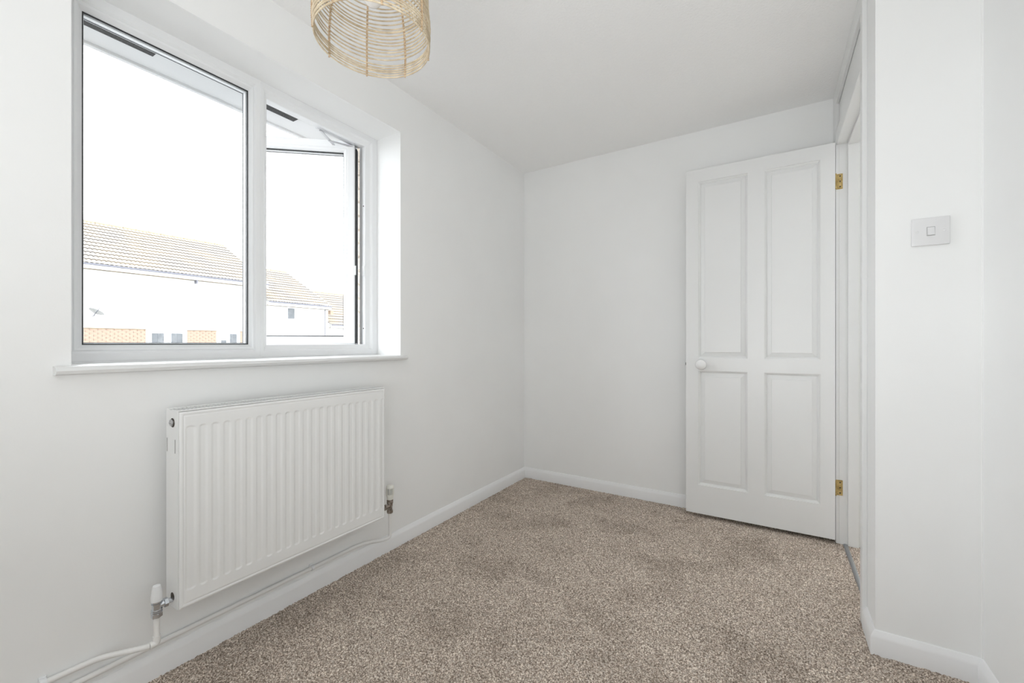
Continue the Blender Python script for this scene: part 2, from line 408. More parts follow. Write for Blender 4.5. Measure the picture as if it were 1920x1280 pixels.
# friction stays between frame and casement, head and foot
for z in (1.9990, 0.9975):
    s = MB()
    s.box(XF-0.060, XF-0.048, 1.20, 1.438, z, z+0.0015)
    s.obox((XF-0.050, 1.217, z-0.004), (XF-0.128, 1.348, z-0.004), 0.012, 0.003)
    s.obox((XF-0.100, 1.298, z-0.006), (XF-0.052, 1.418, z-0.006), 0.011, 0.003)
    s.lathe([(0.004, 0), (0.004, 0.005)], (XF-0.050, 1.222, z-0.0075), n=10)
    s.lathe([(0.004, 0), (0.004, 0.005)], (XF-0.100, 1.298, z-0.0085), n=10)
    s.build('friction_stay', M['steel'], win)
k = MB()
k.box(XF-0.040, XF-0.020, 1.4425, 1.4455, 1.345, 1.395, 0.0008)
k.build('keep_plate', M['pvc'], win)
k = MB()
for z in (1.70, 1.075): k.lathe([(0.003, 0), (0.003, 0.0015)], (XF-0.028, 1.4445, z), (0,-1,0), n=10)
k.build('screw', M['dark'], win)
# sill board with bullnose
s = MB()
nose = [(-0.20, 0.9165), (0.020, 0.9165), (0.029, 0.920), (0.033, 0.928), (0.029, 0.936), (0.020, 0.940), (-0.20, 0.940)]
s.extrude(nose, (XL, WY0, 0), (XL, WY1, 0), (1, 0, 0))
ears = [(0.0, 0.9165), (0.020, 0.9165), (0.029, 0.920), (0.033, 0.928), (0.029, 0.936), (0.020, 0.940), (0.0, 0.940)]
s.extrude(ears, (XL, WY0-0.034, 0), (XL, WY0, 0), (1, 0, 0))
s.extrude(ears, (XL, WY1, 0), (XL, WY1+0.022, 0), (1, 0, 0))
sill = s.build('sill_board', M['gloss'], win, smooth=40)
MB().box(XF-0.07, XF, WY0, WY1, 0.936, fb).build('frame_foot', M['pvc'], win)
# brick outer skin in the reveal, seen past the open casement
ob = empty('wall_outside', (XO-0.05, 1.6, 0))
struct(ob, 'buff brick outer reveal in the gap beside the open casement', 'wall')
q = MB()
q.box(XO-0.10, XO-0.004, WY1+0.012, 4.0, -0.5, 2.16); q.box(XO-0.10, XO-0.004, -2.0, WY0-0.012, -0.5, 2.16)
q.box(XO-0.10, XO-0.004, WY0-0.012, WY1+0.012, -0.5, 0.86); q.box(XO-0.10, XO-0.004, WY0-0.012, WY1+0.012, 2.13, 2.16)
q.build('mortar', M['reveal_brick'], ob)
bm0 = MB().box(0, 0.106, 0, 0.102, 0, 0.062, 0.004, 1); first = bm0.build('brick', M['reveal_brick'], None)
zz = 0.875; n = 0; me = first.data
while zz < 2.06:
    for y in (WY1+0.002, WY0-0.104):
        o = first if n == 0 else bpy.data.objects.new('brick', me)
        if n: COL.objects.link(o)
        o.location = (XO-0.104, y, zz); child(o, ob); n += 1
    zz += 0.074
MB().box(XO-0.13, XF-0.07, WY0, WY1, 0.86, 0.915, 0.004).build('outer_sill', M['pvc'], ob)

# eaves above the window
ev = struct(empty('trim_1', (-2.04, 0.9, 2.16)), 'white eaves board with dark vent slots above the window outside', 'eaves')
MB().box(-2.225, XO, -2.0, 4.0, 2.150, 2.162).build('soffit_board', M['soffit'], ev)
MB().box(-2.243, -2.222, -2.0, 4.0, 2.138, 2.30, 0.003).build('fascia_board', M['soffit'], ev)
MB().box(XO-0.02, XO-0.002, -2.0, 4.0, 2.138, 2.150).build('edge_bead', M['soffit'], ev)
for i, y0 in enumerate((-0.83, 0.29, 1.06)):
    y1 = (-0.46, 0.69, 1.275)[i]
    v = MB().box(-2.117, -2.075, y0, y1, 2.1485, 2.1505); v.build('vent_slot', M['vent'], ev)
r_ = MB(); r_.raw([(-2.32, -2, 2.27), (-2.32, 4, 2.27), (-1.0, 4, 3.0), (-1.0, -2, 3.0), (-2.32, -2, 2.30), (-2.32, 4, 2.30), (-1.0, 4, 3.03), (-1.0, -2, 3.03)],
   [(0,1,2,3), (4,5,6,7), (0,1,5,4), (1,2,6,5), (2,3,7,6), (3,0,4,7)])
r_.build('roof_edge', M['roof'], ev)

# ------------------------------------------------------------------ door frame (trim) and doorway
tr1 = struct(empty('trim_2', (XD, 2.3, 0)), 'white storey-height door casing with a plain panel above the doorway', 'door frame')
XA = 0.2705                                                  # face of the architraves
TZ0, TZ1 = 1.990, 2.060
def arch(x0, x1, y0, y1, z0, z1, nm): return MB().box(x0, x1, y0, y1, z0, z1, 0.0015, 1).build(nm, M['gloss'], tr1)
arch(XA, XD, DY1-0.001, YB-0.002, 0.0, H-0.001, 'architrave')
arch(XA, XD, 1.921, DY0+0.006, 0.0, H-0.001, 'architrave')
arch(XA, XD-0.0005, DY0+0.006, DY1-0.001, 2.195, H-0.001, 'head_architrave')
arch(XA+0.002, XH, DY0+0.001, DY1-0.001, TZ0, TZ1, 'transom')
MB().box(0.2853, 0.300, DY0, DY1, TZ1, H).build('overdoor_panel', M['gloss'], tr1)
MB().box(XD, XH, DY1, DY1+0.012, 0, H).build('jamb', M['gloss'], tr1)
MB().box(XD, XH, DY0-0.012, DY0, 0, H).build('jamb', M['gloss'], tr1)
MB().box(0.318, 0.360, DY1-0.012, DY1, 0, TZ0, 0.001).build('door_stop', M['gloss'], tr1)
MB().box(0.318, 0.360, DY0, DY0+0.012, 0, TZ0, 0.001).build('door_stop', M['gloss'], tr1)
MB().box(0.318, 0.360, DY0+0.012, DY1-0.012, TZ0-0.012, TZ0, 0.001).build('door_stop', M['gloss'], tr1)
MB().box(XH, XH+0.015, DY1-0.002, DY1+0.06, 0, 2.06, 0.001).build('architrave', M['gloss'], tr1)
th = MB().extrude([(-0.010, -0.004), (-0.008, 0.003), (-0.003, 0.0055), (0.003, 0.0055), (0.008, 0.003), (0.010, -0.004)], (0.309, DY0+0.001, 0), (0.309, DY1-0.001, 0), (1, 0, 0))
tag(th.build('threshold_strip', M['alu'], smooth=30), 'grey metal carpet strip across the doorway threshold', 'threshold strip')

# ------------------------------------------------------------------ door, swung open in front of the end wall
DX0, DX1, DYF, DYK, DZ0, DZ1 = -0.428, 0.2672, 2.633, 2.668, 0.022, 1.997
door = struct(empty('door_1', (DX1, DYF, 0)), 'white four-panel door standing open against the end wall', 'door')
dp = lambda a, b, d: (a, DYF + d, b)
pan = [(-0.362, -0.113, 0.938, 1.925), (-0.036, 0.207, 0.938, 1.925), (-0.362, -0.113, 0.186, 0.848), (-0.036, 0.207, 0.186, 0.848)]
pan = [(-0.362, -0.113, 0.915, 1.925), (-0.036, 0.207, 0.915, 1.925), (-0.362, -0.113, 0.186, 0.842), (-0.036, 0.207, 0.186, 0.842)]
# leaf: stiles, rails and muntin as one frame with four openings
xs = [DX0, -0.362, -0.113, -0.036, 0.207, DX1]; zs = [DZ0, 0.186, 0.842, 0.915, 1.925, DZ1]
def face_cells(b, y, holes):
    for i in range(5):
        for k in range(5):
            if (i, k) in holes: continue
            b.raw([(xs[i], y, zs[k]), (xs[i+1], y, zs[k]), (xs[i+1], y, zs[k+1]), (xs[i], y, zs[k+1])], [(0, 1, 2, 3)])
holes = {(1, 1), (3, 1), (1, 3), (3, 3)}
L = MB()
face_cells(L, DYF, holes); face_cells(L, DYK, holes)
L.raw([(DX0, DYF, DZ0), (DX0, DYK, DZ0), (DX0, DYK, DZ1), (DX0, DYF, DZ1), (DX1, DYF, DZ0), (DX1, DYK, DZ0), (DX1, DYK, DZ1), (DX1, DYF, DZ1)],
      [(0, 1, 2, 3), (4, 5, 6, 7), (0, 1, 5, 4), (3, 2, 6, 7)])
for a0, a1, b0, b1 in pan:
    for s_, y in ((1, 0), (-1, DYK-DYF)):
        L.loops([(a0, a1, b0, b1, y), (a0+.0005, a1-.0005, b0+.0005, b1-.0005, y + s_*0.0045), (a0+.0035, a1-.0035, b0+.0035, b1-.0035, y + s_*0.0055), (a0+.010, a1-.010, b0+.010, b1-.010, y + s_*0.0125), (a0+.012, a1-.012, b0+.012, b1-.012, y + s_*0.015)], dp)
bmesh.ops.remove_doubles(L.bm, verts=L.bm.verts[:], dist=0.0001)
L.build('leaf_frame', M['gloss'], door)
for a0, a1, b0, b1 in pan:
    P = MB()
    P.loops([(a0+.012, a1-.012, b0+.012, b1-.012, 0.0145), (a0+.032, a1-.032, b0+.032, b1-.032, 0.0085), (a0+.0335, a1-.0335, b0+.0335, b1-.0335, 0.0055)], dp, cap1=True)
    P.loops([(a0+.012, a1-.012, b0+.012, b1-.012, 0.0205), (a0+.032, a1-.032, b0+.032, b1-.032, 0.0265), (a0+.0335, a1-.0335, b0+.0335, b1-.0335, 0.0295)], dp, cap1=True)
    P.loops([(a0+.012, a1-.012, b0+.012, b1-.012, 0.0145), (a0+.012, a1-.012, b0+.012, b1-.012, 0.0205)], dp)
    P.build('door_panel', M['gloss'], door)
kn = MB()
kp = [(0.0, 0.0), (0.019, 0.0), (0.019, 0.003), (0.0125, 0.006), (0.0105, 0.012), (0.012, 0.018), (0.021, 0.024), (0.0275, 0.033), (0.0295, 0.043), (0.0275, 0.052), (0.020, 0.060), (0.009, 0.0645), (0.0, 0.0655)]
kn.lathe([(max(r, 0.0004), z) for r, z in kp], (-0.343, DYF, 0.878), (0, -1, 0), n=40)
kno = kn.build('door_knob', M['ceramic'], door, smooth=60); kno['label'] = 'round glossy white ceramic knob'
lt = MB().box(DX0-0.005, DX0, DYF+0.010, DYF+0.020, 0.871, 0.887, 0.002)
lto = lt.build('latch', M['dark'], door); lto['label'] = 'small dark latch tongue on the door edge'
for z in (1.805, 0.280):
    h = MB()
    h.box(0.2715, 0.2985, DY1-0.0025, DY1-0.0002, z-0.038, z+0.038)
    for i in range(5):
        h.lathe([(0.0028, 0), (0.0028, 0.0145)], (DX1+0.0030, DYF+0.0020, z-0.038+i*0.0153), n=12)
    h.box(DX1-0.0006, DX1+0.0014, DYF+0.001, DYK-0.006, z-0.038, z+0.038)
    ho = h.build('hinge', M['brass'], door, smooth=40); ho['label'] = 'brass butt hinge'
    sc_ = MB()
    for dz in (-0.026, 0, 0.026): sc_.lathe([(0.0035, 0), (0.0035, 0.001)], (0.288, DY1-0.0024, z+dz), (0, -1, 0), n=10)
    sc_.build('screw', M['dark'], ho)

# ------------------------------------------------------------------ light switch
SX0, SX1, SZ0, SZ1 = 0.3705, 0.4575, 1.300, 1.3855
sw = tag(empty('light_switch', ((SX0+SX1)/2, YN, (SZ0+SZ1)/2)), 'white single rocker light switch on the wall beside the doorway', 'light switch')
cx, cz = (SX0+SX1)/2, (SZ0+SZ1)/2
MB().box(SX0, SX1, YN-0.0095, YN, SZ0, SZ1, 0.0028, 3).build('face_plate', M['switch'], sw, smooth=40)
MB().box(cx-.0095, cx+.0095, YN-.0098, YN-.009, cz-.0138, cz+.0138).build('rocker_shade_sheet', M['gap'], sw)  # grey sheet on the plate, painted as the shade round the rocker
rk = MB(); 
rk.raw([(cx-.0085, YN-.0085, cz-.0125), (cx+.0085, YN-.0085, cz-.0125), (cx+.0085, YN-.0085, cz+.0125), (cx-.0085, YN-.0085, cz+.0125),
        (cx-.008, YN-.0150, cz-.012), (cx+.008, YN-.0150, cz-.012), (cx+.008, YN-.0105, cz+.012), (cx-.008, YN-.0105, cz+.012)],
       [(0,1,2,3), (4,5,6,7), (0,1,5,4), (1,2,6,5), (2,3,7,6), (3,0,4,7)])
rk.build('rocker', M['switch'], sw)
for dx in (-0.031, 0.031):
    MB().lathe([(0.0038, 0), (0.0036, 0.0008), (0.001, 0.0014)], (cx+dx, YN-0.0093, cz), (0, -1, 0), n=16).build('screw_cap', M['switch'], sw)

# ------------------------------------------------------------------ radiator
RX, RB, RY0, RY1, RZ0, RZ1 = -1.455, -1.541, 0.535, 1.296, 0.229, 0.801
rad = tag(empty('radiator', ((RX+RB)/2, (RY0+RY1)/2, RZ0)), 'white convector panel radiator with vertical flutes below the window', 'radiator')
def fluted(x, sgn, name):
    """pressed steel panel: recessed vertical channels with rounded ends, raised rim"""
    ny = 600
    ys = np.linspace(RY0+0.0005, RY1-0.0005, ny)
    zs_ = np.concatenate([np.linspace(RZ0, RZ0+0.075, 44), np.linspace(RZ0+0.085, RZ1-0.085, 8), np.linspace(RZ1-0.075, RZ1, 44)])
    Y, Z = np.meshgrid(ys, zs_, indexing='ij')
    pitch, y0 = 0.0327, RY0+0.0285
    k = np.clip(np.round((Y-y0)/pitch), 0, 22)
    dy = Y-(y0+k*pitch)
    zt, zb, hw = RZ1-0.042, RZ0+0.046, np.where(k == 0, 0.0165, 0.0135)
    s = np.clip((hw-np.abs(dy))/0.0095, 0, 1); s = s*s*(3-2*s)
    e2 = np.clip((np.minimum(zt-Z, Z-zb)-0.006*(dy/hw)**2)/0.0065, 0, 1); s = s*e2*e2*(3-2*e2)
    edge = np.minimum(np.minimum(Y-RY0-0.0005, RY1-0.0005-Y), np.minimum(Z-RZ0, RZ1-Z))
    e_ = np.clip(edge/0.007, 0, 1); e_ = np.sqrt(np.clip(1-(1-e_)**2, 0, 1))
    step = np.exp(-((edge-0.0115)/0.0015)**2)
    X = x - sgn*(0.0023*s + 0.005*(1-e_) + 0.0022*step)
    co = np.stack([X, Y, Z], -1).reshape(-1, 3); nz = len(zs_)
    i = np.arange(ny-1)[:, None]*nz + np.arange(nz-1)[None, :]
    f_ = np.stack([i, i+nz, i+nz+1, i+1], -1).reshape(-1, 4)
    # closed back skin
    b = MB(); me = bpy.data.meshes.new(name)
    me.from_pydata(co.tolist(), [], f_.tolist() if sgn > 0 else f_[:, ::-1].tolist()); me.update()
    o = finish(name, me, M['enamel'], rad, smooth=180)
    sd = o.modifiers.new('thickness', 'SOLIDIFY'); sd.thickness = 0.0016; sd.offset = -1 
    return o
fluted(RX, 1, 'front_panel')
MB().box(RB, RB+0.009, RY0+0.005, RY1-0.005, RZ0+0.002, RZ1-0.004, 0.003).build('back_panel', M['enamel'], rad)
for y0, y1 in ((RY0-0.001, RY0+0.0032), (RY1-0.0022, RY1+0.002)):
    # side cover: plate with returned lips, uncut; dark discs on the left one stand for shaded holes
    s = MB()
    s.box(RB+0.001, RX-0.0065, y0, y1, RZ0-0.002, RZ1+0.002, 0.001, 1)
    s.build('side_cover', M['enamel'], rad)
yl = RY0-0.0012
xm = (RX+RB)/2
for z, nm in ((RZ1-0.034, 'plug_hole_shade'), (RZ0+0.030, 'valve_hole_shade')):
    rr = 0.0135 if nm == 'plug_hole_shade' else 0.0115
    d = MB().lathe([(rr, 0), (rr, 0.0006)], (xm+0.003, yl, z), (0, -1, 0), n=28)  # dark disc laid on the cover in place of the shade inside a hole
    d.build(nm, M['dark'], rad)
pg = MB().lathe([(0.0105, 0), (0.0105, 0.003), (0.009, 0.0045), (0.0035, 0.0045), (0.003, 0.007), (0.0005, 0.007)], (xm+0.0015, yl-0.0006, RZ1-0.034), (0, -1, 0), n=24)
pg.build('blanking_plug', M['steel'], rad, smooth=40)
for x0 in (RB+0.008, RX-0.024):
    MB().box(x0, x0+0.0015, yl-0.0004, yl, RZ1-0.122, RZ1-0.082).build('clip_slot_shade', M['dark'], rad)  # dark strip laid on the cover, painted as a shaded slit
# top grille with slots
gq = MB()
gq.box(RX-0.014, RX-0.002, RY0, RY1, RZ1+0.0005, RZ1+0.004, 0.0012, 1); gq.box(RB, RB+0.012, RY0, RY1, RZ1+0.0005, RZ1+0.004, 0.0012, 1)
gq.build('top_grille', M['enamel'], rad)
gs = MB(); y = RY0+0.004
while y < RY1-0.004:
    gs.box(RB+0.012, RX-0.014, y, y+0.0045, RZ1+0.001, RZ1+0.003); y += 0.0105
o = gs.build('grille_slats', M['enamel'], rad); o['kind'] = 'stuff'
# convector fins inside
cf = MB(); y = RY0+0.02
while y < RY1-0.02:
    cf.box(RB+0.011, RX-0.014, y, y+0.001, RZ0+0.03, RZ1-0.03); y += 0.022
o = cf.build('convector_fins', M['enamel'], rad); o['kind'] = 'stuff'
for y in (RY0+0.14, RY1-0.14):
    MB().box(XL, RB+0.001, y-0.02, y+0.02, RZ0+0.06, RZ1-0.06, 0.002, 1).build('wall_bracket', M['enamel'], rad)

# valves
xv, yv = -1.497, 0.497
lv = tag(empty('radiator_valve', (xv, yv, 0.21)), 'chrome lockshield valve with white cap at the near lower end of the radiator', 'valve')
MB().lathe([(0.0135, 0), (0.0135, 0.012), (0.0115, 0.030), (0.009, 0.043), (0.006, 0.0445), (0.0005, 0.045)], (xv, yv, 0.265), n=28).build('cap', M['pvc'], lv, smooth=40)
vb = MB()
vb.lathe([(0.0125, 0), (0.0135, 0.002), (0.0135, 0.006), (0.0115, 0.0075), (0.0115, 0.010), (0.0130, 0.0105), (0.0130, 0.0135), (0.011, 0.0145), (0.0105, 0.030), (0.0125, 0.036), (0.0125, 0.039), (0.0105, 0.040), (0.0105, 0.0415), (0.0128, 0.042), (0.0128, 0.0485)], (xv, yv, 0.231), n=28, zs=0.72)
vb.lathe([(0.009, 0), (0.009, 0.016), (0.0095, 0.017)], (xv, yv, 0.250), (0, 1, 0), n=24)
vb.build('body', M['chrome'], lv, smooth=35)
MB().lathe([(0.0115, 0), (0.0135, 0.0015), (0.0135, 0.0115), (0.0115, 0.013)], (xv, yv, 0.2180), n=6).build('compression_nut', M['chrome'], lv)
un = MB().lathe([(0.010, 0), (0.0128, 0.001), (0.0128, 0.010), (0.010, 0.011)], (xv, yv+0.0155, 0.250), (0, 1, 0), n=6)
un.lathe([(0.0075, 0), (0.0075, 0.012)], (xv, yv+0.026, 0.250), (0, 1, 0), n=20)
un.build('union_nut', M['chrome'], lv)
xt, yt = -1.500, 1.365
tv = tag(empty('radiator_valve', (xt, yt, 0.22)), 'thermostatic valve with ribbed cream head and tarnished body at the far end of the radiator', 'valve')
hd = MB().lathe([(0.0135, 0), (0.0145, 0.004), (0.0150, 0.012), (0.0170, 0.020), (0.0170, 0.022)], (xt, yt, 0.281), n=36)
hd.lathe([(0.0150, 0.022), (0.0150, 0.052), (0.0172, 0.053), (0.0170, 0.060), (0.013, 0.065), (0.0005, 0.0665)], (xt, yt, 0.281), n=36)
for kk in range(16):
    a = 2*math.pi*kk/16
    hd.obox((xt+0.0158*math.cos(a), yt+0.0158*math.sin(a), 0.303), (xt+0.0158*math.cos(a), yt+0.0158*math.sin(a), 0.334), 0.0030, 0.0030)
hd.build('thermostatic_head', M['cream'], tv, smooth=40)
MB().lathe([(0.0152, 0.024), (0.0152, 0.050)], (xt, yt, 0.281), n=36).build('rib_sleeve', M['grey_rubber'], tv)  # dark grey sleeve showing between the head's ribs
tb = MB().lathe([(0.0125, 0), (0.0135, 0.002), (0.0135, 0.013), (0.0105, 0.015), (0.0105, 0.026), (0.012, 0.034), (0.012, 0.044), (0.0145, 0.045), (0.0145, 0.060), (0.012, 0.062)], (xt, yt, 0.2185), n=24)
tb.lathe([(0.0085, 0), (0.0085, 0.020), (0.0125, 0.0205), (0.0125, 0.032), (0.0075, 0.033), (0.0075, 0.046)], (xt, yt, 0.252), (0, -1, 0), n=20)
tb.build('body', M['tarnish'], tv, smooth=35)

# heating pipes
def smooth_path(P, n=10, it=2):
    P = [Vector(p) for p in P]
    for _ in range(it):
        Q = [P[0]]
        for a, b in zip(P, P[1:]): Q += [a.lerp(b, 0.25), a.lerp(b, 0.75)]
        Q.append(P[-1]); P = Q
    return P
pz, pz2, pxw = 0.099, 0.139, XL+0.0115
hp = tag(empty('heating_pipe', (pxw, 0, pz)), 'long white painted pipe running just above the skirting to the far radiator valve', 'pipe')
P = [(pxw, YF+0.01, pz), (pxw, 0.3, pz), (pxw, 1.18, pz), (pxw+0.003, 1.27, pz), (xt-0.012, 1.337, pz+0.002), (xt, yt, pz+0.008), (xt, yt, pz+0.03), (xt, yt, 0.2186)]
MB().tube(smooth_path(P, it=3), 0.0076, n=14).build('pipe_run', M['pipe'], hp, smooth=60)
hp2 = tag(empty('heating_pipe', (pxw, 0, pz2)), 'upper white painted pipe bending up to the chrome valve', 'pipe')
P = [(pxw, YF+0.01, pz2), (pxw, 0.22, pz2), (pxw, 0.36, pz2), (pxw+0.006, 0.40, pz2), (xv-0.01, yv-0.03, pz2+0.004), (xv, yv-0.014, pz2+0.006)]
MB().tube(smooth_path(P, it=3), 0.0076, n=14).build('pipe_run', M['pipe'], hp2, smooth=60)
MB().tube(smooth_path([(xv, yv-0.016, pz2+0.006), (xv, yv-0.002, pz2+0.006), (xv, yv, pz2+0.010), (xv, yv, pz2+0.026)], it=2), 0.0096, n=16).build('elbow', M['pipe'], hp2, smooth=60)
MB().tube([(xv, yv, pz2+0.020), (xv, yv, 0.2185)], 0.0076, n=14).build('riser', M['pipe'], hp2, smooth=60)
def clip(y, z, par):
    c = MB()
    c.box(XL, XL+0.006, y-0.007, y+0.007, z-0.012, z+0.014, 0.001, 1)
    c.lathe([(0.0092, -0.006), (0.0105, -0.0055), (0.0105, 0.0055), (0.0092, 0.006)], (pxw, y, z), (0, 1, 0), n=20)
    c.build('pipe_clip', M['pvc'], par, smooth=40)
clip(0.290, pz2, hp2); clip(0.297, pz, hp); clip(1.025, pz, hp); clip(-0.45, pz2, hp2); clip(-0.45, pz, hp)

# ------------------------------------------------------------------ pendant lamp with rattan shade
PX, PY, PZ, RR = -0.726, 0.615, 1.641, 0.117
lamp = tag(empty('pendant_lamp', (PX, PY, H)), 'pendant lamp with an openwork natural rattan dome shade', 'lamp')
prof_pts = [(0, 1.0), (0.03, 1.01), (0.06, 1.005), (0.10, 0.975), (0.14, 0.90), (0.17, 0.80), (0.195, 0.66), (0.215, 0.46), (0.228, 0.25)]
def shade_r(z):
    for (a, ra), (b_, rb) in zip(prof_pts, prof_pts[1:]):
        if z <= b_:
            t = (z-a)/(b_-a); return RR*(ra+(rb-ra)*t)
    return RR*prof_pts[-1][1]
shade = empty('lampshade', (PX, PY, PZ)); child(shade, lamp)
rnd = random.Random(4)
def hoop(z, r, cr, name, wob=0.0008):
    ph = rnd.random()*6
    pts = []
    for k in range(64):
        a = 2*math.pi*k/64
        rr = r + wob*math.sin(3*a+ph) 
        pts.append((PX+rr*math.cos(a), PY+rr*math.sin(a), PZ+z+wob*math.sin(2*a+ph)))
    return MB().tube(pts, cr, n=7, closed=True).build(name, M['rattan'], shade, smooth=180)
hoop(0.0, RR, 0.0018, 'rim_hoop', 0.0003)
hz = [0.0065, 0.0120, 0.0175, 0.0230, 0.0285, 0.042, 0.0505, 0.0585, 0.0665, 0.0745, 0.0825, 0.0905, 0.0985, 0.112, 0.120, 0.128, 0.136, 0.144, 0.152, 0.160, 0.168, 0.176, 0.184, 0.192, 0.199, 0.205, 0.211, 0.217, 0.223, 0.228]
for z in hz: hoop(z, shade_r(z), 0.00155, 'hoop')
hoop(0.1055, shade_r(0.1055), 0.0026, 'middle_hoop', 0.0003)
for k in range(8):
    a = R(12+45*k); pts = []
    for z in np.linspace(-0.003, 0.228, 36):
        r = shade_r(max(z, 0)) + 0.0012
        pts.append((PX+r*math.cos(a), PY+r*math.sin(a), PZ+z))
    rb = MB().tube(pts, 0.0018, n=7)
    rib = rb.build('rib', M['binding'], shade, smooth=180)
    # cane binding wound round the rib and each hoop
    wr = MB(); pts = []
    for i in range(520):
        z = -0.003 + 0.231*i/519; r = shade_r(max(z, 0)) + 0.0006
        t = i*2*math.pi/10
        cxp, cyp = PX+r*math.cos(a), PY+r*math.sin(a)
        pts.append((cxp + 0.0026*math.cos(t)*math.cos(a) - 0.0021*math.sin(t)*math.sin(a), cyp + 0.0026*math.cos(t)*math.sin(a) + 0.0021*math.sin(t)*math.cos(a), PZ+z))
    wr.tube(pts, 0.00065, n=4); wr.build('cane_binding', M['binding'], shade, smooth=180)
# fittings
MB().lathe([(0.0005, 0), (0.007, 0.0015), (0.0145, 0.006), (0.020, 0.016), (0.022, 0.028), (0.0205, 0.042), (0.0155, 0.058), (0.0135, 0.072), (0.0135, 0.090)], (PX-0.002, PY, PZ+0.079), n=32).build('bulb', M['bulb'], lamp, smooth=180)
MB().lathe([(0.017, 0), (0.019, 0.004), (0.019, 0.030), (0.022, 0.031), (0.022, 0.037), (0.017, 0.038), (0.013, 0.060), (0.006, 0.068)], (PX, PY, PZ+0.165), n=28).build('lamp_holder', M['pvc'], lamp, smooth=40)
for k in range(4):
    fr_ = MB(); a = R(12+90*k); fr_.obox((PX+0.020*math.cos(a), PY+0.020*math.sin(a), PZ+0.2), (PX+0.031*math.cos(a), PY+0.031*math.sin(a), PZ+0.228), 0.003, 0.003)
    fr_.build('shade_strut', M['pvc'], lamp)
MB().tube([(PX, PY, PZ+0.23), (PX, PY, H-0.02)], 0.0032, n=10).build('cord', M['pvc'], lamp, smooth=60)
MB().lathe([(0.006, 0), (0.012, 0.003), (0.036, 0.012), (0.038, 0.024)], (PX, PY, H-0.024), n=32).build('ceiling_rose', M['pvc'], lamp, smooth=40)

# ------------------------------------------------------------------ outside: the terrace across the road
GZ = -0.9
MB_ = MB().box(-60, XO-0.1, -40, 60, GZ-0.1, GZ)
struct(MB_.build('ground', M['paving']), 'grey paving outside below the window', 'ground')
struct(MB().box(-15.5, -9.5, -40, 60, GZ, GZ+0.02).build('road', M['asphalt']), 'grey asphalt road between the houses', 'road')

def roof_tiles(name, y0, y1, xe, ze, xr, zr, parent, wave=0.135, courses=13):
    """one height field: stepped courses of rolled tiles from the eaves up to the ridge"""
    ny = int((y1-y0)/wave*6)+1
    ys = np.linspace(y0, y1, ny)
    rows = []
    for c in range(courses):
        rows += [((c-0.05)/courses, 0.036), ((c+1.0)/courses, 0.0)]
    rows.append((1.0, 0.0))
    dx, dz = xr-xe, zr-ze; Lr = math.hypot(dx, dz); nx_, nz_ = -dz/Lr*-1*(-1), abs(dx)/Lr
    nrm = np.array([dz/Lr, 0, -dx/Lr])
    if nrm[2] < 0: nrm = -nrm
    co = []
    wv = np.abs(np.sin(np.pi*(ys-y0)/wave))**0.8*0.034
    for t, h_ in rows:
        base = np.array([xe+dx*t, 0, ze+dz*t])
        P_ = base[None, :] + (wv+h_)[:, None]*nrm[None, :]
        P_[:, 1] = ys; co.append(P_)
    co = np.concatenate(co)
    nr = len(rows)
    i = np.arange(nr-1)[:, None]*ny + np.arange(ny-1)[None, :]
    f_ = np.stack([i, i+1, i+ny+1, i+ny], -1).reshape(-1, 4)
    me = bpy.data.meshes.new(name); me.from_pydata(co.tolist(), [], f_.tolist()); me.update()
    o = finish(name, me, M['roof'], parent)
    o['kind'] = 'stuff'; return o

